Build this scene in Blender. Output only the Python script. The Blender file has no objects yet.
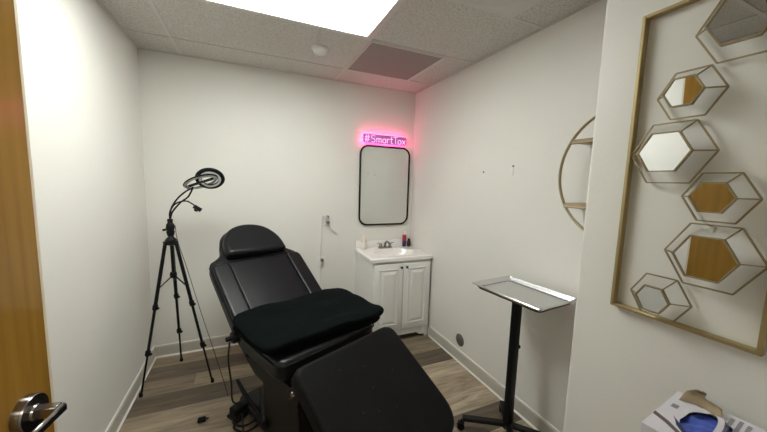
import bpy, bmesh, math, random
from mathutils import Vector, Matrix, noise
random.seed(7)
C = bpy.context.scene.collection
PI = math.pi

# ------------------------------------------------------------------ materials
def mat(name, col, rough=.5, metal=0., spec=.5, bump=0., bscale=60., vary=0., vscale=8., coat=0., emit=None, estr=0., trans=0., ior=1.45, stretch=(1,1,1)):
    m = bpy.data.materials.new(name); m.use_nodes = True
    n, l = m.node_tree.nodes, m.node_tree.links
    b = n['Principled BSDF']
    b.inputs['Base Color'].default_value = (*col, 1)
    b.inputs['Roughness'].default_value = rough
    b.inputs['Metallic'].default_value = metal
    b.inputs['Specular IOR Level'].default_value = spec
    b.inputs['Coat Weight'].default_value = coat
    b.inputs['IOR'].default_value = ior
    b.inputs['Transmission Weight'].default_value = trans
    if emit:
        b.inputs['Emission Color'].default_value = (*emit, 1)
        b.inputs['Emission Strength'].default_value = estr
    if bump or vary:
        tc = n.new('ShaderNodeTexCoord'); mp = n.new('ShaderNodeMapping')
        mp.inputs['Scale'].default_value = stretch
        l.new(tc.outputs['Object'], mp.inputs['Vector'])
    if bump:
        t = n.new('ShaderNodeTexNoise'); t.inputs['Scale'].default_value = bscale; t.inputs['Detail'].default_value = 4
        bp = n.new('ShaderNodeBump'); bp.inputs['Strength'].default_value = bump; bp.inputs['Distance'].default_value = .004
        l.new(mp.outputs[0], t.inputs['Vector']); l.new(t.outputs['Fac'], bp.inputs['Height']); l.new(bp.outputs[0], b.inputs['Normal'])
    if vary:
        t = n.new('ShaderNodeTexNoise'); t.inputs['Scale'].default_value = vscale; t.inputs['Detail'].default_value = 5
        r = n.new('ShaderNodeValToRGB')
        r.color_ramp.elements[0].position = .3; r.color_ramp.elements[1].position = .7
        r.color_ramp.elements[0].color = (*[c*(1-vary) for c in col], 1)
        r.color_ramp.elements[1].color = (*[min(1, c*(1+vary)) for c in col], 1)
        l.new(mp.outputs[0], t.inputs['Vector']); l.new(t.outputs['Fac'], r.inputs[0]); l.new(r.outputs[0], b.inputs['Base Color'])
    return m

M = {}
M['wall'] = mat('wall_paint', (.785,.772,.722), .55, bump=.12, bscale=90, vary=.015, vscale=2)
M['base'] = mat('baseboard_paint', (.54,.52,.455), .45, bump=.05)
M['caulk'] = mat('caulk_white', (.80,.79,.74), .5)
M['white'] = mat('white_paint', (.78,.77,.73), .35, bump=.03)
M['cabinet'] = mat('cabinet_white', (.80,.79,.76), .3, bump=.02)
M['marble'] = mat('cultured_marble', (.88,.87,.84), .12, vary=.02, vscale=5, coat=.4)
M['grid'] = mat('ceiling_grid_metal', (.62,.59,.56), .4)
M['gridb'] = mat('recess_shadow_gap', (.25,.24,.22), .7)
M['door'] = mat('golden_oak', (.31,.165,.028), .14, spec=.5, coat=.0, vary=.16, vscale=3, stretch=(10,10,.6), bump=.03, bscale=30)
M['door_edge'] = mat('edge_highlight', (.72,.62,.46), .4)  # cream colour paints in the bright highlight along the door's free edge
M['leather'] = mat('black_leather', (.0065,.007,.0085), .34, spec=.32, bump=.22, bscale=120)
M['leather2'] = mat('worn_black_leather', (.0085,.0085,.0085), .5, spec=.09, bump=.2, bscale=140, vary=.15, vscale=6)
M['piping'] = mat('black_piping', (.004,.004,.004), .5, spec=.2)
M['towel'] = mat('black_towel', (.0022,.0042,.0042), .95, spec=.1, bump=.9, bscale=260)
M['bmetal'] = mat('black_metal', (.006,.006,.0065), .4, spec=.25)
M['bplastic'] = mat('black_plastic', (.006,.006,.0065), .45, spec=.25)
M['dgrey'] = mat('dark_grey_cover', (.014,.014,.015), .5, spec=.3)
M['rubber'] = mat('rubber', (.006,.006,.006), .8, spec=.2)
M['chrome'] = mat('chrome', (.62,.62,.62), .10, 1)
M['faucet'] = mat('dull_chrome', (.30,.29,.28), .18, 1)
M['steel'] = mat('brushed_steel', (.66,.66,.67), .24, 1, bump=.03, bscale=200, stretch=(1,20,1))
M['satin'] = mat('dark_satin_nickel', (.34,.325,.31), .22, 1)
M['gold'] = mat('brushed_gold', (.43,.34,.17), .42, .65, bump=.08, bscale=150)
M['goldwire'] = mat('antique_gold_wire', (.33,.27,.16), .42, .6)
M['mirror'] = mat('mirror_glass', (.72,.73,.73), .015, 1)
M['mirror2'] = mat('vanity_mirror_glass', (.72,.74,.72), .02, 1)
M['plastic'] = mat('white_plastic', (.80,.79,.76), .35)
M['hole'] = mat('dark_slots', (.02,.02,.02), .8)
M['knob'] = mat('dark_bronze', (.05,.04,.035), .35, .7)
M['greycap'] = mat('grey_cover', (.13,.125,.11), .5)
M['cord_w'] = mat('white_cord', (.72,.71,.67), .5)
M['cord_b'] = mat('black_cord', (.012,.012,.012), .5)
M['silver'] = mat('silver_plastic', (.50,.50,.52), .3, .4)
M['ledoff'] = mat('unlit_diffuser', (.85,.85,.85), .3)
M['lamp'] = mat('light_diffuser', (.8,.8,.8), .4, emit=(.97,1.0,.955), estr=15)
M['neon'] = mat('neon_tube', (.4,.2,.4), .4, emit=(.97,.55,1.0), estr=1.25)
M['neonback'] = mat('added_halo_strip', (.4,.1,.2), .4, emit=(1.0,.07,.25), estr=44)  # strip added out of sight to throw the sign's halo on the walls
M['neonplate'] = mat('glow_tinted_plate', (.70,.20,.55), .3)  # magenta colour stands in for the glow between the letters
M['acrylic'] = mat('clear_acrylic', (.95,.9,.95), .05, trans=.95, ior=1.2)
M['bottle_clear'] = mat('peach_soap_bottle', (.80,.68,.58), .2)
M['bottle_red'] = mat('red_label', (.45,.03,.06), .35)
M['bottle_navy'] = mat('navy_bottle', (.03,.03,.10), .3)
M['shelfwood'] = mat('light_brown_wood', (.34,.26,.17), .5, vary=.25, vscale=6, stretch=(8,1,8))
M['card'] = mat('torn_cardboard', (.42,.33,.21), .85, bump=.4, bscale=60)
M['glovebox'] = mat('white_lavender_carton', (.74,.72,.78), .4)
M['carton_dark'] = mat('carton_brown_band', (.14,.10,.10), .5)
M['carton_navy'] = mat('carton_navy', (.02,.03,.10), .4)
M['carton_text'] = mat('carton_grey_print', (.28,.27,.30), .6)
M['blueglove'] = mat('blue_nitrile', (.07,.12,.50), .45, bump=.3, bscale=40)
def lamp_mat():
    m = M['lamp']; n, l = m.node_tree.nodes, m.node_tree.links; b = n['Principled BSDF']
    tc = n.new('ShaderNodeTexCoord'); sx = n.new('ShaderNodeSeparateXYZ'); l.new(tc.outputs['Generated'], sx.inputs[0])
    prev = None
    for ax, k in (('X', 2.2), ('Y', 1.3)):     # fluorescent tubes end short of the panel's rim
        a = n.new('ShaderNodeMath'); a.operation = 'PINGPONG'; a.inputs[1].default_value = .5; l.new(sx.outputs[ax], a.inputs[0])
        c = n.new('ShaderNodeMapRange'); c.interpolation_type = 'SMOOTHSTEP'; c.inputs[1].default_value = 0; c.inputs[2].default_value = .5/k; c.inputs[3].default_value = .28; c.inputs[4].default_value = 1
        l.new(a.outputs[0], c.inputs[0])
        if prev:
            q = n.new('ShaderNodeMath'); q.operation = 'MULTIPLY'; l.new(prev.outputs[0], q.inputs[0]); l.new(c.outputs[0], q.inputs[1]); prev = q
        else: prev = c
    q = n.new('ShaderNodeMath'); q.operation = 'MULTIPLY'; q.inputs[1].default_value = 25.5; l.new(prev.outputs[0], q.inputs[0]); l.new(q.outputs[0], b.inputs['Emission Strength'])
lamp_mat()
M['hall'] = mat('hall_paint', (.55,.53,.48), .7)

def floor_mat():
    m = bpy.data.materials.new('vinyl_plank_floor'); m.use_nodes = True
    n, l = m.node_tree.nodes, m.node_tree.links; b = n['Principled BSDF']
    mp = n.new('ShaderNodeTexCoord')
    br = n.new('ShaderNodeAttribute'); br.attribute_name = 'tone'
    rp = n.new('ShaderNodeValToRGB'); e = rp.color_ramp.elements
    e[0].position = 0; e[0].color = (.105,.080,.058,1); e[1].position = 1; e[1].color = (.44,.37,.275,1)
    for p, c in ((.35,(.19,.15,.108,1)),(.7,(.31,.25,.178,1))):
        x = e.new(p); x.color = c
    l.new(br.outputs['Fac'], rp.inputs[0])
    # grain: noise stretched along the planks, shifted per plank
    ad = n.new('ShaderNodeVectorMath'); ad.operation = 'MULTIPLY_ADD'
    ad.inputs[1].default_value = (7,7,7)
    l.new(br.outputs['Vector'], ad.inputs[0]); l.new(mp.outputs['Object'], ad.inputs[2])
    m2 = n.new('ShaderNodeMapping'); m2.inputs['Scale'].default_value = (1.6, 16, 1); l.new(ad.outputs[0], m2.inputs['Vector'])
    t = n.new('ShaderNodeTexNoise'); t.inputs['Scale'].default_value = 1.6; t.inputs['Detail'].default_value = 8; t.inputs['Roughness'].default_value = .62; t.inputs['Distortion'].default_value = 1.2
    l.new(m2.outputs[0], t.inputs['Vector'])
    r2 = n.new('ShaderNodeValToRGB'); r2.color_ramp.elements[0].position = .3; r2.color_ramp.elements[0].color = (.52,.50,.48,1)
    r2.color_ramp.elements[1].position = .68; r2.color_ramp.elements[1].color = (1.32,1.30,1.27,1)
    l.new(t.outputs['Fac'], r2.inputs[0])
    mx = n.new('ShaderNodeMix'); mx.data_type = 'RGBA'; mx.blend_type = 'MULTIPLY'; mx.inputs[0].default_value = 1
    l.new(rp.outputs[0], mx.inputs[6]); l.new(r2.outputs[0], mx.inputs[7])
    l.new(mx.outputs[2], b.inputs['Base Color'])
    b.inputs['Roughness'].default_value = .42; b.inputs['Specular IOR Level'].default_value = .4
    bp = n.new('ShaderNodeBump'); bp.inputs['Strength'].default_value = .15; bp.inputs['Distance'].default_value = .002
    l.new(t.outputs['Fac'], bp.inputs['Height']); l.new(bp.outputs[0], b.inputs['Normal'])
    return m
def ceil_mat():
    m = bpy.data.materials.new('acoustic_tile'); m.use_nodes = True
    n, l = m.node_tree.nodes, m.node_tree.links; b = n['Principled BSDF']
    tc = n.new('ShaderNodeTexCoord')
    t = n.new('ShaderNodeTexNoise'); t.inputs['Scale'].default_value = 95; t.inputs['Detail'].default_value = 6; t.inputs['Roughness'].default_value = .75
    l.new(tc.outputs['Object'], t.inputs['Vector'])
    r = n.new('ShaderNodeValToRGB'); r.color_ramp.elements[0].position = .34; r.color_ramp.elements[0].color = (.40,.385,.36,1)
    r.color_ramp.elements[1].position = .56; r.color_ramp.elements[1].color = (.66,.635,.59,1)
    l.new(t.outputs['Fac'], r.inputs[0]); l.new(r.outputs[0], b.inputs['Base Color']); b.inputs['Roughness'].default_value = .9
    bp = n.new('ShaderNodeBump'); bp.inputs['Strength'].default_value = .5; bp.inputs['Distance'].default_value = .003
    l.new(t.outputs['Fac'], bp.inputs['Height']); l.new(bp.outputs[0], b.inputs['Normal'])
    return m
def perf_mat():   # perforated metal: dark dots on a grey-brown panel
    m = bpy.data.materials.new('perforated_panel'); m.use_nodes = True
    n, l = m.node_tree.nodes, m.node_tree.links; b = n['Principled BSDF']
    tc = n.new('ShaderNodeTexCoord')
    v = n.new('ShaderNodeTexVoronoi'); v.inputs['Scale'].default_value = 70; v.inputs['Randomness'].default_value = .0
    l.new(tc.outputs['Object'], v.inputs['Vector'])
    r = n.new('ShaderNodeValToRGB'); r.color_ramp.interpolation = 'CONSTANT'
    r.color_ramp.elements[0].position = 0; r.color_ramp.elements[0].color = (.035,.03,.028,1)
    r.color_ramp.elements[1].position = .40; r.color_ramp.elements[1].color = (.26,.23,.215,1)
    l.new(v.outputs['Distance'], r.inputs[0]); l.new(r.outputs[0], b.inputs['Base Color']); b.inputs['Roughness'].default_value = .6
    return m
M['floor'] = floor_mat(); M['ceil'] = ceil_mat(); M['perf'] = perf_mat()

# ------------------------------------------------------------------ mesh helpers
def V(*a): return Vector(a)
def box(bm, lo, hi, bev=0., seg=2, mx=None):
    lo, hi = Vector(lo), Vector(hi)
    r = bmesh.ops.create_cube(bm, size=1)
    vs = r['verts']
    for v in vs: v.co = Vector(((lo[i]+hi[i])/2 + v.co[i]*(hi[i]-lo[i])) for i in range(3))
    if bev:
        es = list({e for v in vs for e in v.link_edges})
        q = bmesh.ops.bevel(bm, geom=es, offset=bev, segments=seg, affect='EDGES', profile=.5)
        vs = list({v for f in q['faces'] for v in f.verts} | {v for v in vs if v.is_valid})
    if mx is not None:
        for v in vs: v.co = mx @ v.co
    return vs
def prism(bm, pts, d, bev=0., seg=3, bevbot=True):
    """polygon of 3D points extruded by vector d, rims bevelled"""
    d = Vector(d)
    a = [bm.verts.new(Vector(p)) for p in pts]; b = [bm.verts.new(Vector(p)+d) for p in pts]
    n = len(pts)
    f1 = bm.faces.new(a[::-1]); f2 = bm.faces.new(b)
    for i in range(n): bm.faces.new((a[i], a[(i+1) % n], b[(i+1) % n], b[i]))
    if bev:
        es = list(f2.edges) + (list(f1.edges) if bevbot else [])
        bmesh.ops.bevel(bm, geom=es, offset=bev, segments=seg, affect='EDGES', profile=.5)
def frames(path, closed=False):
    n = len(path); T = []
    for i in range(n):
        a = path[(i-1) % n] if (closed or i > 0) else path[i]
        b = path[(i+1) % n] if (closed or i < n-1) else path[i]
        T.append((b-a).normalized())
    u = T[0].orthogonal().normalized(); out = []
    for t in T:
        u = (u - t*u.dot(t)).normalized()
        out.append((t, u, t.cross(u)))
    return out
def tube(bm, path, r, n=10, closed=False, cap=True, flat=1.):
    path = [Vector(p) for p in path]; fr = frames(path, closed); rings = []
    rs = r if isinstance(r, (list, tuple)) else [r]*len(path)
    for p, (t, u, w), rr in zip(path, fr, rs):
        rings.append([bm.verts.new(p + u*rr*math.cos(2*PI*k/n) + w*rr*flat*math.sin(2*PI*k/n)) for k in range(n)])
    m = len(rings)
    for i in range(m if closed else m-1):
        A, B = rings[i], rings[(i+1) % m]
        off = 0
        if closed and i == m-1:
            off = min(range(n), key=lambda o: (A[0].co-B[o].co).length)
        for k in range(n): bm.faces.new((A[k], A[(k+1) % n], B[(k+1+off) % n], B[(k+off) % n]))
    if cap and not closed:
        bm.faces.new(rings[0][::-1]); bm.faces.new(rings[-1])
def bar(bm, a, b, w, h, up=(0,0,1), bev=0.):
    """rectangular bar from a to b; w across, h along 'up'"""
    a, b = Vector(a), Vector(b); t = (b-a); L = t.length; t.normalize()
    s = t.cross(Vector(up)).normalized(); q = s.cross(t)
    mx = Matrix.Translation(a) @ Matrix((s, t, q)).transposed().to_4x4()
    box(bm, (-w/2, 0, -h/2), (w/2, L, h/2), bev, 1, mx)
def lathe(bm, prof, o=(0,0,0), ax=(0,0,1), n=24, cap=True):
    o = Vector(o); ax = Vector(ax).normalized(); u = ax.orthogonal().normalized(); w = ax.cross(u); rings = []
    for r, h in prof:
        rings.append([bm.verts.new(o + ax*h + (u*math.cos(2*PI*k/n) + w*math.sin(2*PI*k/n))*max(r, 1e-5)) for k in range(n)])
    for A, B in zip(rings, rings[1:]):
        for k in range(n): bm.faces.new((A[k], A[(k+1) % n], B[(k+1) % n], B[k]))
    if cap: bm.faces.new(rings[0][::-1]); bm.faces.new(rings[-1])
def ring(bm, c, nrm, R, r, n=48, m=10, flat=1.):
    c = Vector(c); nrm = Vector(nrm).normalized(); u = nrm.orthogonal().normalized(); w = nrm.cross(u)
    rs = []
    for i in range(n):
        d = u*math.cos(2*PI*i/n) + w*math.sin(2*PI*i/n)
        rs.append([bm.verts.new(c + d*(R + r*math.cos(2*PI*k/m)) + nrm*r*flat*math.sin(2*PI*k/m)) for k in range(m)])
    for i in range(n):
        for k in range(m): bm.faces.new((rs[i][k], rs[(i+1) % n][k], rs[(i+1) % n][(k+1) % m], rs[i][(k+1) % m]))
def spline(pts, n=8):
    P = [Vector(p) for p in pts]; P = [P[0]*2-P[1]] + P + [P[-1]*2-P[-2]]; out = []
    for i in range(1, len(P)-2):
        for k in range(n):
            t = k/n; a, b, c, d = P[i-1:i+3]
            out.append(.5*((2*b) + (c-a)*t + (2*a-5*b+4*c-d)*t*t + (3*b-a-3*c+d)*t**3))
    out.append(P[-2]); return out
def rrect(x0, y0, x1, y1, r, n=8):
    out = []
    for cx, cy, a0 in ((x1-r, y1-r, 0), (x0+r, y1-r, 90), (x0+r, y0+r, 180), (x1-r, y0+r, 270)):
        for k in range(n+1):
            a = math.radians(a0 + 90*k/n); out.append((cx + r*math.cos(a), cy + r*math.sin(a)))
    return out
def obj(name, bm, m, parent=None, smooth=True, origin=None):
    bmesh.ops.recalc_face_normals(bm, faces=bm.faces)
    me = bpy.data.meshes.new(name)
    org = parent['_o'] if parent and '_o' in parent else None
    off = Vector(org) if org is not None else (Vector(origin) if origin is not None else V(0,0,0))
    for v in bm.verts: v.co -= off
    bm.to_mesh(me); bm.free()
    o = bpy.data.objects.new(name, me); C.objects.link(o)
    me.materials.append(M[m] if isinstance(m, str) else m)
    if smooth:
        for p in me.polygons: p.use_smooth = True
        me.set_sharp_from_angle(angle=math.radians(38))
    if parent:
        o.parent = parent
        if org is not None: o['_o'] = tuple(off)
    elif origin is not None: o.location = off
    if parent is None: o['_o'] = tuple(off)
    return o
def thing(name, label, cat, loc, group=None):
    o = bpy.data.objects.new(name, None); C.objects.link(o); o.location = loc; o.empty_display_size = .1
    o['label'] = label; o['category'] = cat; o['_o'] = tuple(loc)
    if group: o['group'] = group
    return o
def tag(o, label, cat, group=None):
    o['label'] = label; o['category'] = cat
    if group: o['group'] = group
    return o
def struct(name, bm, m, smooth=False):
    o = obj(name, bm, m, None, smooth); o['kind'] = 'structure'; return o
def B(): return bmesh.new()
def bx(lo, hi, bev=0., seg=2, mx=None):
    bm = B(); box(bm, lo, hi, bev, seg, mx); return bm

# ------------------------------------------------------------------ room
W, H = 2.366, 2.44
JX, JY, FY = 1.80, -2.258, -2.90     # projecting wall face, its corner, wall with the doorway
HY = -4.6
def plank_floor():
    bm = B(); tl = bm.faces.layers.float.new('tone'); rnd = random.Random(11)
    box(bm, (-.6, HY, -.1), (W+.1, .1, -.0012))
    for f in bm.faces: f[tl] = 0.
    fixed = {0: [(-.6,.66), (1.0,.5), (2.2,.7)], 1: [(-.6,.10), (.78,.55), (2.0,.4)], 2: [(-.6,.42), (.35,.72), (1.57,.45)], 3: [(-.6,.06), (1.1,.5)],
             4: [(-.6,.60), (1.15,.05)], 5: [(-.6,.50), (.72,.3), (1.75,.95)], 6: [(-.6,.35), (.5,.6), (1.72,.75)], 7: [(-.6,.6), (.9,.9)], 8: [(-.6,.3), (.7,.65), (1.9,.05)], 9: [(-.6,.7), (1.2,.85)]}
    g = .0007; y1 = .005; r = 0
    while y1 > HY:
        y0 = -.175 - .183*r
        cells = fixed.get(r)
        if not cells:
            x = -.6; cells = []; st = rnd.uniform(.3, 1.2)
            while x < W+.1: cells.append((x, rnd.random())); x += st; st = 1.22
        for i, (x, tn) in enumerate(cells):
            x2 = cells[i+1][0] if i+1 < len(cells) else W+.1
            f = bm.faces.new([bm.verts.new(p) for p in ((x+g, max(y0,HY)+g, 0), (x2-g, max(y0,HY)+g, 0), (x2-g, y1-g, 0), (x+g, y1-g, 0))]); f[tl] = tn
        y1 = y0; r += 1
    return bm
struct('floor', plank_floor(), 'floor')
struct('wall_left', bx((-.1, FY, 0), (0, .1, H)), 'wall')
struct('wall_back', bx((0, 0, 0), (W, .1, H)), 'wall')
struct('wall_right', bx((W, FY, 0), (W+.1, .1, H)), 'wall')
bm = B(); box(bm, (JX, FY, 0), (W, JY, H), .012, 3); struct('wall_near_right', bm, 'wall', True)
DX0, DX1, DH = .09, 1.05, 2.15
bm = B()
box(bm, (-.1, FY-.12, 0), (DX0, FY, H)); box(bm, (DX1, FY-.12, 0), (W+.1, FY, H)); box(bm, (DX0, FY-.12, DH), (DX1, FY, H))
struct('wall_front', bm, 'wall')
# hallway beyond the doorway
bm = B()
box(bm, (-.7, HY, 0), (-.6, FY-.12, H)); box(bm, (W, HY, 0), (W+.1, FY-.12, H)); box(bm, (-.7, HY-.1, 0), (W+.1, HY, H))
box(bm, (-.6, FY-.12, 0), (-.1, FY, H))
struct('wall_hall', bm, 'hall')
# ceiling: a slab with openings for the troffer, the grille and the diffuser is simply their tiles resting below it
struct('ceiling', bx((-.7, HY-.1, H), (W+.1, .1, H+.1)), 'ceil')
ga, gd, T = .274, .324, .61
bm = B()
gt, gw = .004, .009
def gbar(x0, y0, x1, y1):
    if x0 == x1: box(bm, (x0-gw, y0, H-gt), (x0+gw, y1, H+.001))
    else: box(bm, (x0, y0-gw, H-gt-.0005), (x1, y0+gw, H+.001))
for k in range(5):
    y = -gd - k*T
    gbar(0, y, W if y > JY else JX, y)
gbar(ga, FY, ga, 0); gbar(ga+2*T, FY, ga+2*T, 0)
gbar(ga+3*T, -gd-T, ga+3*T, -gd); gbar(ga+3*T, JY, ga+3*T, -gd-2*T)
# wall angle round the edge
box(bm, (0, FY, H-.005), (.014, 0, H)); box(bm, (0, -.014, H-.005), (W, 0, H)); box(bm, (W-.014, JY, H-.005), (W, 0, H))
struct('trim_1', bm, 'grid')
# baseboards with their caulk lines
def baseboard(name, a, b, nrm):
    a, b, nrm = Vector(a), Vector(b), Vector(nrm)
    t = (b-a).normalized(); bm = B()
    prof = [(0, 0), (.011, 0), (.011, .088), (.007, .098), (0, .1)]
    pts = [a + nrm*p + V(0,0,z) for p, z in prof]
    prism(bm, pts, b-a)
    o = struct(name, bm, 'base')
    bm = B()
    prism(bm, [a + nrm*p + V(0,0,z) for p, z in ((.0085,.0945),(.0,.104),(0,.099))], b-a)
    prism(bm, [a + nrm*p + V(0,0,z) for p, z in ((.010,0),(.019,0),(.018,.004),(.011,.013))], b-a)
    c = obj('caulk_line', bm, 'caulk', o, False)
    return o
baseboard('baseboard_left', (0, FY+.02, 0), (0, 0, 0), (1,0,0))
baseboard('baseboard_back', (0, 0, 0), (1.742, 0, 0), (0,-1,0))
baseboard('baseboard_right', (W, JY, 0), (W, -.484, 0), (-1,0,0))

# open door: leaf swung into the room
phi = math.radians(8.6)
hp = V(.245, -1.876, 0)                       # free edge of the visible face
dd = V(-math.sin(phi), -math.cos(phi), 0)     # towards the hinge
dn = V(math.cos(phi), -math.sin(phi), 0)      # face normal, into the room
bm = B(); LW = .915
pts = [hp + V(0,0,.012), hp + dd*LW + V(0,0,.012), hp + dd*LW - dn*.044 + V(0,0,.012), hp - dn*.044 + V(0,0,.012)]
prism(bm, pts, (0,0,2.12), .002, 1)
door = struct('door_1', bm, 'door')
bm = B()
prism(bm, [hp + V(0,0,.014) - dd*.0015 + dn*.0006, hp - dd*.0015 - dn*.041 + V(0,0,.014), hp + dd*.007 - dn*.041 + V(0,0,.014), hp + dd*.007 + dn*.0006 + V(0,0,.014)], (0,0,2.116))
obj('edge_band', bm, 'door_edge', door, False)
hc = hp + dd*.088 + V(0,0,.913)
bm = B()
lathe(bm, [(.044,0),(.044,.017),(.042,.021),(.030,.0215),(.001,.0215)], hc, dn, 48)
obj('handle_rose', bm, 'satin', door)
bm = B()
lathe(bm, [(.020,.021),(.018,.026),(.001,.026)], hc, dn, 24)
bar(bm, hc + dn*.022, hc + dn*.068, .024, .026, bev=.002)
e = hc + dn*.073
bar(bm, e - dd*.012, e + dd*.12, .013, .024, bev=.005)
obj('door_handle', bm, 'satin', door)

# ------------------------------------------------------------------ ceiling fixtures
x0, x1, y0, y1 = ga, ga+2*T, -gd-2*T, -gd-T
t = thing('ceiling_light', 'large lit rectangular fluorescent panel set in the ceiling grid', 'ceiling light', ((x0+x1)/2, (y0+y1)/2, H))
bm = B(); w = .022
for lo, hi in (((x0+.012,y0+.012),(x1-.012,y0+.012+w)), ((x0+.012,y1-.012-w),(x1-.012,y1-.012)), ((x0+.012,y0+.012+w),(x0+.012+w,y1-.012-w)), ((x1-.012-w,y0+.012+w),(x1-.012,y1-.012-w))):
    box(bm, (*lo, H-.010), (*hi, H-.0005), .002, 1)
obj('frame', bm, 'grid', t)
bm = B(); box(bm, (x0+.034, y0+.034, H-.006), (x1-.034, y1-.034, H-.001))
obj('diffuser', bm, 'lamp', t)

x0, x1, y0, y1 = ga+2*T, ga+3*T, -gd-T, -gd
t = thing('air_vent', 'dark square perforated return air grille in the ceiling near the back corner', 'vent', ((x0+x1)/2, (y0+y1)/2, H))
bm = B(); w = .014
for lo, hi in (((x0+.01,y0+.01),(x1-.01,y0+.01+w)), ((x0+.01,y1-.01-w),(x1-.01,y1-.01)), ((x0+.01,y0+.01+w),(x0+.01+w,y1-.01-w)), ((x1-.01-w,y0+.01+w),(x1-.01,y1-.01-w))):
    box(bm, (*lo, H-.009), (*hi, H-.0005), .001, 1)
obj('frame', bm, 'grid', t)
obj('perforated_panel', bx((x0+.022, y0+.022, H-.006), (x1-.022, y1-.022, H-.001)), 'perf', t)

x0, x1, y0, y1 = ga+2*T, ga+3*T, -gd-3*T, -gd-2*T
cx, cy = (x0+x1)/2, (y0+y1)/2
t = thing('ceiling_diffuser', 'square ceiling air diffuser with a round cone at the top edge', 'air diffuser', (cx, cy, H))
obj('panel', bx((x0+.012, y0+.012, H-.007), (x1-.012, y1-.012, H-.001), .002, 1), 'grid', t)
bm = B()
for R in (.25, .185, .12):
    lathe(bm, [(R, -.008), (R+.012, -.022), (R+.008, -.024), (R-.03, -.010)], (cx, cy, H), (0,0,1), 48, False)
obj('cone', bm, 'grid', t)
bm = B(); lathe(bm, [(.07,-.008),(.072,-.02),(.06,-.024),(.001,-.024)], (cx, cy, H), (0,0,1), 32); obj('center_disc', bm, 'grid', t)

t = thing('smoke_detector', 'small round white smoke detector on the ceiling', 'smoke detector', (1.225, -.639, H))
bm = B(); lathe(bm, [(.055,-.0005),(.056,-.012),(.05,-.016),(.048,-.03),(.036,-.04),(.001,-.042)], t.location, n=32); obj('body', bm, 'plastic', t)
bm = B(); lathe(bm, [(.058,-.0002),(.060,-.008),(.052,-.009)], t.location, n=32); obj('base_ring', bm, 'caulk', t)

# ------------------------------------------------------------------ wall details
def outlet(x, z, label, plugs):
    t = thing('wall_outlet', label, 'outlet', (x, 0, z), 'outlets on the back wall')
    obj('cover_plate', bx((x-.035, -.007, z-.058), (x+.035, -.0005, z+.058), .003), 'plastic', t)
    for s in (-1, 1):
        zz = z + s*.026
        rc = obj('receptacle', bx((x-.017, -.0095, zz-.014), (x+.017, -.0065, zz+.014), .003), 'white', t)
        bm = B()
        for sx in (-.006, .006): box(bm, (x+sx-.0012, -.0101, zz-.002), (x+sx+.0012, -.0094, zz+.008))
        lathe(bm, [(.0022, 0), (.0022, .0006)], (x, -.0095, zz-.008), (0,-1,0), 10)
        obj('slots', bm, 'hole', rc, False)
    return t
outlet(1.43, 1.125, 'upper white wall outlet with a plug and cord, left of the mirror', 1)
outlet(1.385, .70, 'lower white wall outlet with plugs, behind the reclined chair', 2)
def plug(x, z, m, label):
    t = thing('plug', label, 'plug', (x, -.011, z))
    obj('plug_body', bx((x-.013, -.045, z-.014), (x+.013, -.0105, z+.014), .005), m, t)
    bm = B(); tube(bm, [(x, -.044, z), (x, -.055, z-.004), (x, -.062, z-.012)], .005, 10); obj('strain_relief', bm, 'greycap', t)
plug(1.436, 1.152, 'greycap', 'grey plug in the top socket of the upper outlet')
plug(1.440, 1.098, 'greycap', 'grey plug in the bottom socket of the upper outlet')
plug(1.385, .729, 'greycap', 'grey plug in the lower outlet behind the chair')
def cord(name, pts, r, m, label, n=6, cat='cord'):
    bm = B(); tube(bm, spline(pts, 8), r, n); o = obj(name, bm, m, None, True, pts[-1]); tag(o, label, cat); return o
cord('power_cord', [(1.436,-.062,1.140),(1.405,-.05,1.165),(1.385,-.022,1.13),(1.383,-.016,.95),(1.372,-.018,.80),(1.372,-.02,.60),(1.36,-.03,.3),(1.30,-.08,.02),(1.15,-.16,.008)], .0048, 'cord_w', 'white cord running down the back wall from the upper outlet')
cord('charger_cord', [(1.440,-.062,1.086),(1.455,-.04,1.06),(1.49,-.03,1.03),(1.545,-.022,.985)], .0035, 'cord_w', 'short thin white cord hanging to the right of the upper outlet')

t = thing('wall_plate', 'round dark grey cover plate low on the right wall', 'cover plate', (W, -.95, .19))
bm = B(); lathe(bm, [(.052,0),(.053,.003),(.045,.008),(.001,.010)], (W-.0003, -.95, .19), (-1,0,0), 36); obj('disc', bm, 'greycap', t)
bm = B(); lathe(bm, [(.006,0),(.005,.002),(.001,.003)], (W-.0100, -.95, .19), (-1,0,0), 12); obj('screw', bm, 'satin', t)
def wall_anchor(y, z, tall, label):
    t = thing('wall_anchor', label, 'wall anchor', (W, y, z), 'wall anchors in the right wall')
    bm = B(); lathe(bm, [(.007,0),(.006,.004),(.003,.006),(.001,.006)], (W-.0003, y, z), (-1,0,0), 14); obj('screw', bm, 'greycap', t)
    bm = B(); box(bm, (W-.006, y-.006, z-tall), (W-.0003, y+.006, z-.012), .002); obj('clip', bm, 'caulk', t)
wall_anchor(-1.108, 1.60, .030, 'small white anchor and screw in the right wall, nearer the back corner')
wall_anchor(-1.388, 1.635, .060, 'small white anchor and screw in the right wall, nearer the round shelf')

# ------------------------------------------------------------------ bathroom mirror
mx0, mx1, mz0, mz1 = 1.764, 2.312, 1.062, 1.862
t = thing('wall_mirror', 'rectangular wall mirror with rounded corners and thin black frame over the vanity', 'mirror', ((mx0+mx1)/2, 0, mz0))
bm = B(); tube(bm, [(x, -.016, z) for x, z in rrect(mx0, mz0, mx1, mz1, .085, 10)], .0095, 8, closed=True); obj('frame', bm, 'bmetal', t)
bm = B(); prism(bm, [(x, -.004, z) for x, z in rrect(mx0+.004, mz0+.004, mx1-.004, mz1-.004, .08, 10)], (0,-.012,0)); obj('glass', bm, 'mirror2', t)

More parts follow.
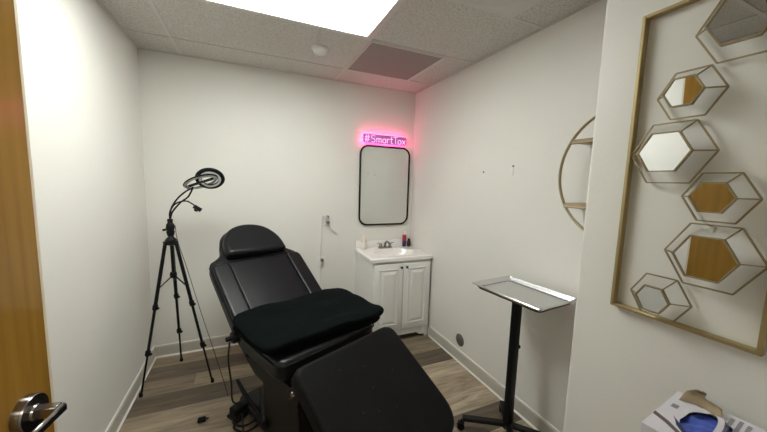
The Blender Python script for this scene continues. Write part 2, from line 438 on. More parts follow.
# ------------------------------------------------------------------ neon sign
NX, NZ, NH = 1.786, 1.894, .070
t = thing('neon_sign', 'glowing pink neon lettering sign above the mirror', 'neon sign', (2.03, 0, NZ))
def arc(cx, cy, rx, ry, a0, a1, n=12):
    return [(cx + rx*math.cos(math.radians(a0+(a1-a0)*k/n)), cy + ry*math.sin(math.radians(a0+(a1-a0)*k/n))) for k in range(n+1)]
G = {  # strokes in units of cap height, and advance
 '#': ([[(.22,-.02),(.34,1.02)],[(.48,-.02),(.60,1.02)],[(.08,.33),(.70,.33)],[(.12,.68),(.74,.68)]], .86),
 'S': ([[(.60,.84)] + arc(.36,.75,.24,.25,35,250,12)[1:] + arc(.36,.26,.25,.26,75,-150,12)], .74),
 'm': ([[(.10,0),(.10,.62)], [(.10,.40)] + arc(.25,.42,.15,.20,160,0,8) + [(.40,0)], [(.40,.40)] + arc(.56,.42,.15,.20,160,0,8) + [(.71,0)]], .84),
 'a': ([arc(.30,.30,.21,.30,0,360,18), [(.52,.62),(.52,0)]], .64),
 'r': ([[(.10,0),(.10,.62)], [(.10,.36)] + arc(.30,.38,.20,.24,170,60,8)], .46),
 't': ([[(.20,.95),(.20,.16)] + arc(.34,.16,.14,.16,180,290,6), [(.02,.64),(.38,.64)]], .46),
 'T': ([[(.02,1.0),(.66,1.0)], [(.34,1.0),(.34,0)]], .62),
 'o': ([arc(.30,.31,.23,.31,0,360,20)], .64),
 'x': ([[(.06,.62),(.48,0)], [(.06,0),(.48,.62)]], .56)}
txt = '#SmartTox'
tot = sum(G[c][1] for c in txt)*NH; sc = (2.245-NX)/tot; x = NX
for c in txt:
    st, adv = G[c]; bm = B(); TB = []
    for s in st:
        P = [V(x + px*NH*sc, -.0480, NZ + pz*NH) for px, pz in s]
        Q = [P[0]]
        for a, b in zip(P, P[1:]):
            k = max(1, int((b-a).length/.012))
            Q += [a.lerp(b, j/k) for j in range(1, k+1)]
        tube(bm, Q, .0031, 8)
    obj('letter', bm, 'neon', t)
    x += adv*NH*sc
bm = B(); prism(bm, [(x_, -.040, z_) for x_, z_ in rrect(NX-.008, NZ-.008, 2.253, NZ+NH+.008, .02, 5)], (0,-.004,0)); obj('glow_backing', bm, 'neonplate', t)
bm = B(); tube(bm, [(x_, -.033, z_) for x_, z_ in rrect(NX+.001, NZ+.001, 2.244, NZ+NH-.001, .015, 5)], .003, 6, closed=True); obj('halo_strip', bm, 'neonback', t)
for sx_ in (NX+.03, 2.03, 2.235):
    bm = B(); tube(bm, [(sx_, -.0005, NZ+.03), (sx_, -.0398, NZ+.03)], .002, 6); obj('standoff', bm, 'plastic', t)

# ------------------------------------------------------------------ vanity
vx0, vx1, vy = 1.742, 2.352, -.462
t = thing('bathroom_vanity', 'white two-door bathroom vanity cabinet in the back corner', 'vanity cabinet', ((vx0+vx1)/2, vy/2, 0))
zt = .785
bm = B()
box(bm, (vx0, vy+.02, 0), (vx0+.016, -.002, zt)); box(bm, (vx1-.016, vy+.02, 0), (vx1, -.002, zt))
box(bm, (vx0+.016, vy+.02, .10), (vx1-.016, -.004, .116)); box(bm, (vx0+.016, -.012, .116), (vx1-.016, -.004, zt))
obj('carcass', bm, 'cabinet', t, False)
bm = B()   # face frame with arched toe kick
box(bm, (vx0, vy, .0), (vx0+.035, vy+.0195, zt), .001, 1); box(bm, (vx1-.035, vy, .0), (vx1, vy+.0195, zt), .001, 1)
box(bm, (vx0+.035, vy+.0005, zt-.045), (vx1-.035, vy+.019, zt))
pts = [(vx0+.035, .115)] + [(vx0+.035, .0)]
pts = [(vx0+.035,.118),(vx0+.035,.02),(vx0+.10,.03),(vx0+.13,.052),(vx1-.13,.052),(vx1-.10,.03),(vx1-.035,.02),(vx1-.035,.118)]
prism(bm, [(a, vy+.0005, b) for a, b in pts], (0,.0185,0))
obj('face_frame', bm, 'cabinet', t, False)
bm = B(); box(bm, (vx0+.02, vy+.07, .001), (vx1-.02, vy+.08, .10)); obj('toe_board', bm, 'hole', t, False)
xm = (vx0+vx1)/2
for s in (-1, 1):
    a = vx0+.012 if s < 0 else xm+.002
    b = xm-.002 if s < 0 else vx1-.012
    za, zb = .122, .762
    bm = B()
    box(bm, (a, vy-.019, za), (b, vy-.0005, zb), .004, 2)
    d = obj('door', bm, 'cabinet', t)
    bm = B()   # moulded raised panel: routed frame groove and raised field
    fw = .052
    def loop(ins, y): return [bm.verts.new((p, y, q)) for p, q in ((a+ins, za+ins),(b-ins, za+ins),(b-ins, zb-ins),(a+ins, zb-ins))]
    L = [loop(.045, vy-.0188), loop(.050, vy-.024), loop(.058, vy-.024), loop(.064, vy-.0155-.004), loop(.072, vy-.0195), loop(.094, vy-.027), loop(.098, vy-.0275)]
    for A_, B_ in zip(L, L[1:]):
        for k in range(4): bm.faces.new((A_[k], A_[(k+1) % 4], B_[(k+1) % 4], B_[k]))
    bm.faces.new(L[-1])
    obj('raised_panel', bm, 'cabinet', d, False)
    kx = xm + s*.028; kz = zb-.035
    bm = B(); lathe(bm, [(.006,0),(.005,.012),(.012,.018),(.013,.024),(.008,.029),(.001,.030)], (kx, vy-.019, kz), (0,-1,0), 20); obj('knob', bm, 'knob', d)
# countertop with integral basin and back splash
tx0, tx1, ty0, ty1, tz = 1.728, 2.360, -.486, -.003, .822
t2 = thing('sink_top', 'white cultured marble sink top with oval basin on the vanity cabinet', 'sink', (xm, vy/2, zt+.001))
bm = B(); nx, ny = 64, 48; grid = []
bcx, bcy, brx, bry = 2.055, -.265, .215, .150
for j in range(ny+1):
    row = []
    for i in range(nx+1):
        px = tx0 + (tx1-tx0)*i/nx; py = ty0 + (ty1-ty0)*j/ny
        d = math.sqrt(((px-bcx)/brx)**2 + ((py-bcy)/bry)**2)
        z = tz
        if d < 1: z -= .13*(1-d**2.6)**.8 if d < 1 else 0
        elif d < 1.08: z += .003*math.sin((d-1)/.08*PI)
        e_ = min(px-tx0, tx1-px, py-ty0)
        if e_ < .012: z -= .008*(1-e_/.012)**2
        row.append(bm.verts.new((px, py, z)))
    grid.append(row)
for j in range(ny):
    for i in range(nx): bm.faces.new((grid[j][i], grid[j][i+1], grid[j+1][i+1], grid[j+1][i]))
rim = [grid[0][i] for i in range(nx+1)] + [grid[j][nx] for j in range(1, ny+1)] + [grid[ny][i] for i in range(nx-1, -1, -1)] + [grid[j][0] for j in range(ny-1, 0, -1)]
low = [bm.verts.new((v.co.x, v.co.y, zt+.001)) for v in rim]
low2 = [bm.verts.new((v.co.x, v.co.y, zt+.008)) for v in rim]
n_ = len(rim)
for k in range(n_):
    bm.faces.new((rim[k], rim[(k+1) % n_], low2[(k+1) % n_], low2[k])); bm.faces.new((low2[k], low2[(k+1) % n_], low[(k+1) % n_], low[k]))
obj('countertop', bm, 'marble', t2)
obj('backsplash', bx((tx0, -.022, tz-.002), (tx1, -.0025, tz+.075), .004), 'marble', t2)
bm = B(); lathe(bm, [(.022,0),(.022,.003),(.012,.004),(.001,.002)], (bcx, bcy, tz-.131), n=20); obj('drain', bm, 'chrome', t2)
# faucet
fx, fy, fz = 2.035, -.075, tz+.0005
t = thing('faucet', 'small chrome two-handle faucet behind the oval basin', 'faucet', (fx, fy, fz))
bm = B(); prism(bm, [(fx+a, fy+b, fz) for a, b in rrect(-.078, -.024, .078, .024, .023, 6)], (0,0,.014), .004, 2); obj('base', bm, 'faucet', t)
bm = B(); tube(bm, spline([(fx, fy, fz+.01), (fx, fy-.004, fz+.05), (fx, fy-.04, fz+.075), (fx, fy-.09, fz+.066), (fx, fy-.108, fz+.05)], 6), [.014]*6+[.011]*19, 14); obj('spout', bm, 'faucet', t)
for s in (-1, 1):
    bm = B(); hx = fx+s*.052
    lathe(bm, [(.016,.012),(.014,.03),(.017,.042),(.012,.05),(.001,.052)], (hx, fy, fz), n=18)
    bar(bm, (hx, fy, fz+.044), (hx+s*.045, fy-.008, fz+.056), .012, .008, bev=.003)
    obj('handle', bm, 'faucet', t)
# bottles
bxx, byy = 1.795, -.072
t = thing('soap_bottle', 'pale peach soap bottle at the left end of the sink top', 'bottle', (bxx, byy, fz))
bm = B(); lathe(bm, [(.026,0),(.030,.004),(.030,.08),(.027,.10),(.015,.118),(.013,.125)], t.location, n=24); obj('bottle_body', bm, 'bottle_clear', t)
bm = B(); lathe(bm, [(.0305,.02),(.0308,.022),(.0308,.072),(.0305,.074)], t.location, n=24, cap=False); obj('bottle_label', bm, 'caulk', t)
bm = B(); lathe(bm, [(.015,.124),(.015,.140),(.005,.142),(.004,.156),(.001,.156)], t.location, n=16); bar(bm, V(*t.location)+V(.004,0,.156), V(*t.location)+V(-.028,-.004,.154), .010, .007, bev=.002); obj('pump', bm, 'plastic', t)
bxx, byy = 2.268, -.055
t = thing('spray_bottle', 'dark bottle with red and navy label and white nozzle on the sink top', 'bottle', (bxx, byy, fz))
bm = B(); lathe(bm, [(.019,0),(.021,.004),(.021,.062)], t.location, n=24); obj('bottle_body', bm, 'bottle_navy', t)
bm = B(); lathe(bm, [(.0214,.060),(.0216,.062),(.0216,.118),(.017,.128)], t.location, n=24); obj('bottle_label', bm, 'bottle_red', t)
bm = B(); lathe(bm, [(.015,.127),(.014,.142),(.006,.157),(.003,.182),(.001,.184)], t.location, n=16); obj('nozzle', bm, 'plastic', t)
t = thing('small_jar', 'small dark brown bottle in the corner of the sink top', 'bottle', (2.315, -.07, fz))
bm = B(); lathe(bm, [(.017,0),(.019,.003),(.019,.055),(.012,.066)], t.location, n=20); obj('bottle_body', bm, 'knob', t)
bm = B(); lathe(bm, [(.013,.066),(.013,.083),(.001,.084)], t.location, n=20); obj('cap', bm, 'bplastic', t)

# ------------------------------------------------------------------ treatment chair
th = .417
ux = V(math.cos(th), math.sin(th), 0); ly = V(math.sin(th), -math.cos(th), 0); kz = V(0,0,1)
O = V(.952, -1.011, 0)
def PC(s, l, z): return O + ux*s + ly*l + kz*z
chair = thing('treatment_chair', 'large black padded treatment chair, reclined, in the middle of the floor', 'treatment chair', PC(0,.3,0))
al, be = math.radians(36.5), math.radians(33.8)
bd = -ly*math.cos(al) + kz*math.sin(al); bn = ly*math.sin(al) + kz*math.cos(al)
ld = ly*math.cos(be) - kz*math.sin(be); ln_ = ly*math.sin(be) + kz*math.cos(be)
OB = PC(0, 0, .669)
def PB(s, l, h): return OB + ux*s + bd*l + bn*h
def cushion(outline, P, thick, bev, h0=0.):
    # upholstered pad: the height over the outline rounds off with the distance to its rim
    n = 120; Q = [V(a, b, 0) for a, b in outline]; Q.append(Q[0]); per = [(Q[i+1]-Q[i]).length for i in range(len(Q)-1)]; tot_ = sum(per); pts = []
    for k in range(n):
        d = tot_*k/n; i = 0
        while d > per[i] and i < len(per)-1: d -= per[i]; i += 1
        pts.append(Q[i].lerp(Q[i+1], min(1, d/per[i]) if per[i] > 0 else 0))
    for _ in range(2): pts = [(pts[k-1]+pts[k]*2+pts[(k+1) % n])/4 for k in range(n)]
    c = sum(pts, V(0,0,0))/n
    def dist(p):
        m = 9.
        for k in range(n):
            a, b = pts[k], pts[(k+1) % n]; e = b-a; t = max(0, min(1, (p-a).dot(e)/max(e.dot(e), 1e-12))); m = min(m, (p-a-e*t).length)
        return m
    bm = B(); rings = []
    RR = [1, .998, .992, .98, .965, .945, .92, .89, .85, .8, .7, .55, .4, .25, .12]
    def rounded(p):
        d = min(bev, dist(p)); return bev - math.sqrt(max(0, bev*bev-(bev-d)**2))
    off = {rr: [rounded(c+(p-c)*rr) for p in pts] for rr in RR}
    lists = [(rr, 1) for rr in reversed(RR)] + [(rr, 0) for rr in RR]
    for rr, low in lists:
        rings.append([bm.verts.new(P(q.x, q.y, (h0-thick+off[rr][k]) if low else (h0-off[rr][k]))) for k, q in enumerate([c+(p-c)*rr for p in pts])])
    for A_, B_ in zip(rings, rings[1:]):
        for k in range(n): bm.faces.new((A_[k], A_[(k+1) % n], B_[(k+1) % n], B_[k]))
    bm.faces.new(rings[0][::-1]); bm.faces.new(rings[-1]); return bm
half = [(.315,-.02),(.315,.20),(.315,.44),(.310,.470),(.294,.500),(.262,.520),(.232,.545),(.212,.58),(.202,.63),(.187,.68),(.155,.73),(.105,.768),(.05,.785)]
hs = [(p.x, p.y) for p in spline([(a, b, 0) for a, b in half], 4)]
outl = hs + [(0,.79)] + [(-a, b) for a, b in reversed(hs)]
obj('backrest', cushion(outl, PB, .085, .025), 'leather', chair)
# raised side bolsters and middle panel, stitched apart
for s in (-1, 1):
    o_ = [(s*.205,.0),(s*.31,.0),(s*.31,.43),(s*.295,.462),(s*.205,.468)]
    if s > 0: o_ = o_[::-1]
    obj('side_bolster', cushion(o_, PB, .03, .013, .018), 'leather', chair)
obj('center_panel', cushion([(-.202,.0),(-.202,.468),(.202,.468),(.202,.0)], PB, .02, .008, .006), 'leather', chair)
bm = B()
tube(bm, [PB(s, .474, -.001-.012*abs(s/.3)**6) for s in [-.296+.592*k/16 for k in range(17)]], .005, 8)
tube(bm, [PB(a*1.0, b, -.022) for a, b in outl[4:-4]], .004, 6)
obj('piping', bm, 'piping', chair)
# head pillow: half-moon
hp_ = [(-.195,.492),(-.206,.51),(-.208,.56),(-.197,.62),(-.165,.685),(-.115,.735),(-.04,.762),(.04,.762),(.115,.735),(.165,.685),(.197,.62),(.208,.56),(.206,.51),(.195,.492),(0,.487)]
hp2 = [(p.x, p.y) for p in spline([(a, b, 0) for a, b in hp_], 3)]
hr = obj('headrest', cushion(hp2, PB, .075, .028, .062), 'leather', chair)
# shell under the backrest
obj('back_shell', cushion([(a*.86, .03+b*.9) for a, b in outl], PB, .03, .008, -.083), 'bplastic', chair)
# seat
def PS(s, l, h): return PC(s, l, .665+h)
so = rrect(-.315, .012, .315, .475, .04, 5)
obj('seat', cushion(so, PS, .105, .03), 'leather', chair)
bm = B(); tube(bm, [PS(s, l, -.02) for s, l in rrect(-.316,.011,.316,.476,.04,5)], .0045, 6, closed=True); obj('piping', bm, 'piping', chair)
# leg rest
LT = PC(0, .585, .700)
def PL(s, l, h): return LT + ux*s + ld*l + ln_*h
lo_ = [(-.318,.03),(-.31,.008),(-.29,0),(.27,0),(.30,.010),(.318,.04),(.318,.44)] + [(.318-.11+.11*math.cos(a), .47+.12*math.sin(a)) for a in [PI/2*k/8 for k in range(1,9)]] + [(-.318+.11-.11*math.sin(a), .47+.12*math.cos(a)) for a in [PI/2*k/8 for k in range(0,9)]]
obj('leg_rest', cushion(lo_, PL, .08, .022), 'leather2', chair)
bm = B()
for s, l in ((-.12,.10),(.0,.14),(-.02,.24),(-.13,.30),(-.06,.33),(.03,.36),(-.12,.40),(.13,.22)):
    bm = B(); lathe(bm, [(.004,0),(.0035,.001),(.001,.0015)], PL(s, l, .0), ln_, 8); obj('snap_stud', bm, 'knob', chair)
obj('leg_rest_shell', cushion(rrect(-.285,.03,.285,.55,.06,5), PL, .028, .006, -.078), 'bplastic', chair)
# frame under the seat, hinges
bm = B()
prof = [(.0,.545),(.0,.49),(.13,.44),(.50,.44),(.56,.50),(.56,.545)]
for a, b in ((-.27,-.245),(.245,.27)):
    prism(bm, [PC(a, l, z) for l, z in prof], ux*(b-a))
box_pts = [PC(-.25,.02,.53), PC(.25,.02,.53), PC(.25,.54,.53), PC(-.25,.54,.53)]
prism(bm, box_pts, (0,0,.028))
obj('seat_frame', bm, 'bmetal', chair, False)
for s in (-1, 1):
    bm = B()
    bar(bm, PC(s*.29,-.02,.60), PC(s*.29,.10,.55), .02, .05, bev=.006)
    lathe(bm, [(.03,-.02),(.034,-.012),(.034,.016),(.028,.024)], PC(s*.315,.0,.625), ux*s, 20)
    lathe(bm, [(.014,.02),(.014,.05),(.010,.054)], PC(s*.315,.0,.625), ux*s, 12)
    obj('armrest_joint', bm, 'bplastic', chair)
    bm = B()
    bar(bm, PC(s*.285,.50,.52), PL(s*.285,.06,-.075), .012, .04, bev=.002)
    obj('leg_rest_hinge', bm, 'bmetal', chair, False)
    bm = B(); lathe(bm, [(.012,0),(.012,.006),(.008,.010)], PC(s*.292,.555,.560), ux*s, 14); obj('hinge_bolt', bm, 'chrome', chair)
# pedestal
bm = B()
def taper(l0, l1, s_, z0, l2, l3, s2, z1):
    a = [bm.verts.new(PC(x_, l_, z0)) for x_, l_ in ((-s_,l0),(s_,l0),(s_,l1),(-s_,l1))]
    b = [bm.verts.new(PC(x_, l_, z1)) for x_, l_ in ((-s2,l2),(s2,l2),(s2,l3),(-s2,l3))]
    bm.faces.new(a[::-1]); bm.faces.new(b)
    for k in range(4): bm.faces.new((a[k], a[(k+1) % 4], b[(k+1) % 4], b[k]))
taper(.13, .50, .215, .06, .12, .48, .225, .44)
obj('pedestal', bm, 'bmetal', chair, False)
bm = B(); prism(bm, [PC(s, l, .012) for s, l in rrect(-.20,-.28,.22,.74,.03,4)], (0,0,.045), .01, 2); obj('base_plate', bm, 'dgrey', chair)
for s, l in ((-.15,-.24),(.17,-.24),(-.15,.70),(.17,.70)):
    bm = B(); lathe(bm, [(.022,0),(.022,.012)], PC(s,l,.0), n=14); obj('foot', bm, 'rubber', chair)
bm = B(); bar(bm, PC(-.235,.16,.13), PC(-.10,-.16,.10), .03, .05, bev=.006); obj('actuator', bm, 'bplastic', chair)
bm = B(); tube(bm, [V(.655,-.89,.21), V(.70,-.98,.16), V(.80,-1.125,.075)], [.010,.015,.015], 12); obj('pump_rod', bm, 'bplastic', chair)
bm = B(); bar(bm, V(.799,-1.098,.072), V(.865,-1.062,.105), .010, .010); obj('release_pin', bm, 'chrome', chair)
# foot control with tube guard
c0 = V(.672,-.935,0)
t = thing('foot_control', 'black foot control with a bent tube guard on the floor by the chair base', 'foot pedal', c0)
bm = B()
mx = Matrix.Translation(c0) @ Matrix.Rotation(th+.25, 4, 'Z')
box(bm, (-.06,-.035,.02), (.06,.035,.075), .012, 3, mx); obj('pedal', bm, 'bplastic', t)
bm = B(); box(bm, (-.065,-.045,.0), (.065,.05,.02), .004, 1, mx); obj('base', bm, 'bmetal', t)
for dz, k in ((.012, 1.), (.045, .92)):
    bm = B(); pth = spline([mx @ V(.05,-.04,dz), mx @ V(-.01,-.05,dz), mx @ V(-.085,-.055,dz), mx @ V(-.105,-.09*k,dz), mx @ V(-.09,-.155*k,dz), mx @ V(-.03,-.175*k,dz), mx @ V(.08,-.15*k,dz), mx @ V(.14,-.13*k,dz)], 6)
    tube(bm, pth, .0065, 8); obj('guard_tube', bm, 'bmetal', t)
cord('chair_cable', [PC(-.350,.0,.605),PC(-.355,-.01,.50),PC(-.335,-.03,.34),PC(-.315,-.07,.20),V(.672,-.94,.076)], .005, 'cord_b', 'black coiled cable hanging from the chair joint to the foot control', 8, 'cable')
cord('floor_cable', [PC(-.25,-.10,.062),PC(-.30,.02,.02),PC(-.36,.06,.007),PC(-.44,.10,.007),PC(-.38,.2,.007),PC(-.27,.24,.007),PC(-.22,.16,.03)], .0055, 'cord_b', 'black cable looped on the floor beside the chair base', 8, 'cable')

# folded towel on the seat
tw = thing('folded_blanket', 'folded black plush blanket lying on the seat of the treatment chair', 'blanket', PC(0,.25,.667))
def fold(outline, z0, z1, seed, name, amp, far=0.):
    """closed soft slab over a polar grid inside an outline"""
    bm = B(); n = 64; m = 14
    cs = sum(a for a, b in outline)/len(outline); cl = sum(b for a, b in outline)/len(outline)
    P = [V(a, b, 0) for a, b in outline]; P.append(P[0])
    per = [(P[i+1]-P[i]).length for i in range(len(P)-1)]; tot_ = sum(per); pts = []
    for k in range(n):
        d = tot_*k/n; i = 0
        while d > per[i]: d -= per[i]; i += 1
        pts.append(P[i].lerp(P[i+1], d/per[i]))
    pts = [(pts[k-1]+pts[k]*2+pts[(k+1) % n])/4 for k in range(n)]
    def pt(q, h, rr):
        s = cs+(q.x-cs)*rr; l = cl+(q.y-cl)*rr
        w_ = noise.noise(V(s*5+seed, l*7, seed))*amp + noise.noise(V(s*14+seed, l*22, seed+3))*amp*.35
        f = max(0, (.30-l))*far
        return PC(s, l, h + f*((h-z0)/(z1-z0)) + w_*min(1,(h-z0)/(z1-z0)*1.2))
    R = []
    hh = (z1-z0)
    profl = [(.0,z0),(.5,z0),(.93,z0),(.985,z0+hh*.12),(1.0,z0+hh*.35),(1.003,z0+hh*.6),(.99,z0+hh*.84),(.965,z0+hh*.96),(.92,z1)] + [(.92*(1-k/9), z1+.004*math.sin(k)) for k in range(1,9)]
    bot = bm.verts.new(pt(V(cs,cl,0), z0, 1))
    top = bm.verts.new(pt(V(cs,cl,0), z1, 1))
    for rr, h in profl[1:]:
        wob = [1+.012*noise.noise(V(k*.35, seed*2, h*60)) for k in range(n)]
        R.append([bm.verts.new(pt(pts[k], h, rr*(wob[k] if rr > .9 else 1))) for k in range(n)])
    for A_, B_ in zip(R, R[1:]):
        for k in range(n): bm.faces.new((A_[k], A_[(k+1) % n], B_[(k+1) % n], B_[k]))
    for k in range(n):
        bm.faces.new((bot, R[0][(k+1) % n], R[0][k])); bm.faces.new((top, R[-1][k], R[-1][(k+1) % n]))
    return obj(name, bm, 'towel', tw)
fold([(-.335,-.02),(-.345,.26),(-.335,.36),(-.28,.40),(.02,.43),(.30,.50),(.37,.47),(.375,.30),(.36,.04),(.10,-.05)], .669, .699, 2.3, 'lower_fold', .004)
fold([(-.300,-.05),(-.335,.0),(-.350,.30),(-.345,.42),(-.29,.425),(-.05,.445),(.18,.475),(.355,.51),(.395,.46),(.41,.24),(.425,.08),(.40,.0),(.32,-.02),(.05,-.055)], .701, .734, 5.1, 'upper_fold', .016, .02)

# ------------------------------------------------------------------ tripod with ring light
tp = V(.232, -.39, 0)
t = thing('ring_light_tripod', 'black tripod stand carrying a ring light in the back left corner', 'tripod', tp)
ap = tp + V(0,0,1.05)
feet = [V(.045,-.520,0), V(.214,-.135,0), V(.473,-.519,0)]
bm = B(); tube(bm, [tp+V(.006,0,.79), tp+V(0,0,1.10)], .010, 12); obj('center_column', bm, 'bmetal', t)
bm = B(); lathe(bm, [(.02,-.035),(.034,-.025),(.036,.005),(.022,.02),(.016,.03)], ap, n=20)
for f in feet:
    d = (f-tp).normalized(); bar(bm, ap+d*.01-V(0,0,.01), ap+d*.045-V(0,0,.02), .03, .03, bev=.004)
obj('hub', bm, 'bplastic', t)
bm = B(); lathe(bm, [(.014,.03),(.020,.035),(.026,.06),(.022,.075),(.028,.09),(.024,.115),(.016,.125),(.018,.15),(.008,.155)], ap, n=16)
tube(bm, [ap+V(-.02,0,.08), ap+V(-.045,-.01,.075)], .008, 8); obj('pan_head', bm, 'bplastic', t)
for f in feet:
    a = ap + (f-tp).normalized()*.038 - V(0,0,.022)
    bm = B(); p1, p2 = a.lerp(f, .42), a.lerp(f, .72)
    tube(bm, [a, p1], .0115, 10); tube(bm, [p1, p2], .009, 10); tube(bm, [p2, a.lerp(f, .985)], .0065, 10)
    lg = obj('leg', bm, 'bmetal', t)
    for p in (p1, p2):
        bm = B(); d = (f-a).normalized(); lathe(bm, [(.013,-.02),(.016,-.015),(.016,.012),(.011,.02)], p, d, 12); bar(bm, p+V(.012,-.006,0), p+V(.022,-.01,-.012), .012, .012); obj('leg_clamp', bm, 'bplastic', lg)
    bm = B(); lathe(bm, [(.010,.0),(.012,.006),(.010,.022),(.007,.03)], f, n=12); obj('rubber_foot', bm, 'rubber', lg)
    bm = B(); q = a.lerp(f, .30); bar(bm, tp+V(.006,0,.80), q, .010, .004); obj('brace', bm, 'bmetal', t)
bm = B(); lathe(bm, [(.02,-.02),(.022,-.01),(.022,.01),(.018,.02)], tp+V(.005,0,.80), n=14); obj('brace_collar', bm, 'bplastic', t)
hd = ap + V(0,0,.145)
bm = B(); tube(bm, spline([hd, hd+V(.01,0,.08), hd+V(.05,.0,.15), hd+V(.10,0,.20), hd+V(.14,0,.225)], 8), .0055, 8); obj('gooseneck', bm, 'bmetal', t)
bm = B(); tube(bm, spline([hd, hd+V(.02,-.01,.06), hd+V(.07,-.01,.125), hd+V(.115,0,.165), hd+V(.150,-.01,.235)], 8), .0055, 8); obj('gooseneck', bm, 'bmetal', t)
bm = B(); tube(bm, spline([hd, hd+V(.005,-.015,.06), hd+V(.04,-.02,.115), hd+V(.10,-.02,.135), hd+V(.14,-.02,.115), hd+V(.160,-.02,.095)], 8), .005, 8); obj('gooseneck', bm, 'bmetal', t)
bm = B(); mx = Matrix.Translation(hd+V(.172,-.02,.083)) @ Matrix.Rotation(.6, 4, 'Y'); box(bm, (-.028,-.012,-.014), (.028,.012,.014), .004, 2, mx); box(bm, (-.012,-.03,-.022), (.012,.02,-.010), .003, 1, mx); obj('phone_clip', bm, 'bplastic', t)
# big light ring, and the thin silver ring beside it
rl = V(.487, -.39, 1.492); rn = V(.05, -.80, -.62).normalized()
bm = B(); ring(bm, rl, rn, .074, .021, 56, 12, .6); r_ = obj('light_ring', bm, 'bplastic', t)
bm = B(); ring(bm, rl+rn*.010, rn, .064, .009, 56, 8, .35); obj('ring_diffuser', bm, 'ledoff', r_)
r2 = V(.432, -.415, 1.464); n2 = V(.33, -.34, -.88).normalized()
bm = B(); ring(bm, r2, n2, .098, .011, 56, 10, .6); r_ = obj('holder_ring', bm, 'silver', t)
bm = B(); ring(bm, r2+n2*.002+V(0,0,.007), n2, .102, .012, 56, 8, .5); obj('ring_housing', bm, 'bplastic', r_)
d1 = V(.93, 0, .36); bm = B(); bar(bm, r2-d1*.085, r2+d1*.085, .030, .010, up=n2, bev=.003); obj('phone_holder', bm, 'bplastic', r_)
cord('usb_cable', [(.262,-.40,1.16),(.275,-.41,1.05),(.33,-.45,.86),(.42,-.55,.56),(.50,-.66,.33),(.575,-.78,.12),(.595,-.84,.078)], .0022, 'cord_b', 'thin dark cord slanting from the tripod to the foot control')
t = thing('plug_adapter', 'small black plug lying on the floor left of the chair', 'plug', (.452, -.915, 0))
bm = B(); box(bm, (.430,-.930,.001), (.476,-.900,.026), .008, 3); obj('plug_body', bm, 'rubber', t)
bm = B(); box(bm, (.470,-.921,.011), (.49,-.919,.016)); box(bm, (.470,-.911,.011), (.49,-.909,.016)); obj('prong', bm, 'bmetal', t)

# ------------------------------------------------------------------ instrument tray stand
ts = V(2.150, -1.700, 0)
tr = thing('tray_stand', 'steel instrument tray on a black rolling post stand near the right wall', 'tray stand', ts)
tz0 = .905
ca = V(1.950, -1.530, 0); cb = V(1.993, -1.975, 0); e1 = (cb-ca).normalized(); e2 = V(-e1.y, e1.x, 0)
TLn, TWd = .450, .335
def PT(a, b, z): return ca + e1*a + e2*b + V(0,0,z)
bm = B(); loops = []
for ins, z, r in ((0.004,-.004,.012),(0,0,.012),(.004,.004,.012),(.010,.003,.012),(.024,-.018,.016),(.032,-.020,.014)):
    loops.append([bm.verts.new(PT(a, b, tz0+z+.018)) for a, b in rrect(ins, ins, TLn-ins, TWd-ins, r, 5)])
for A_, B_ in zip(loops, loops[1:]):
    n = len(A_)
    for k in range(n): bm.faces.new((A_[k], A_[(k+1) % n], B_[(k+1) % n], B_[k]))
bm.faces.new(loops[-1])
o = obj('tray', bm, 'steel', tr); md = o.modifiers.new('sol', 'SOLIDIFY'); md.thickness = .0015; md.offset = -1
bm = B(); tube(bm, [PT(a, b, tz0-.006) for a, b in rrect(.03,.03,TLn-.03,TWd-.03,.02,4)], .005, 8, closed=True)
tube(bm, [PT(TLn*.42, .03, tz0-.008), PT(TLn*.42, TWd-.03, tz0-.008)], .006, 8)
obj('tray_frame', bm, 'bmetal', tr)
rz = Matrix.Rotation(.12, 4, 'Z')
bm = B(); box(bm, (-.0255,-.018,.05), (.0255,.018,.86), .004, 2, Matrix.Translation(ts) @ rz); obj('post', bm, 'bmetal', tr)
bm = B(); box(bm, (-.020,-.014,.86), (.020,.014,tz0-.012), .003, 1, Matrix.Translation(ts) @ rz); obj('inner_post', bm, 'bmetal', tr)
bm = B(); lathe(bm, [(.012,0),(.013,.02),(.009,.026)], ts+V(.022,.0,.56), (1,.1,0), 12); obj('height_knob', bm, 'bplastic', tr)
for cx_, cy_ in ((1.925,-1.560),(2.262,-1.545),(2.300,-1.880),(2.00,-1.93)):
    c = V(cx_, cy_, 0); d = (c-ts); d.z = 0; d.normalize()
    bm = B(); bar(bm, ts+d*.0+V(0,0,.077), c+V(0,0,.077), .038, .024, bev=.004); lg = obj('base_leg', bm, 'bmetal', tr)
    bm = B(); lathe(bm, [(.010,.025),(.010,.066)], c, n=10); bx_ = d.cross(kz); lathe(bm, [(.016,-.013),(.022,-.011),(.022,-.003),(.019,-.002),(.019,.002),(.022,.003),(.022,.011),(.016,.013)], c+V(0,0,.0222)+d*.008, bx_, 18)
    bar(bm, c+V(0,0,.052)-d*.012, c+V(0,0,.040)+d*.024, .032, .014, bev=.004)
    obj('caster', bm, 'rubber', lg)

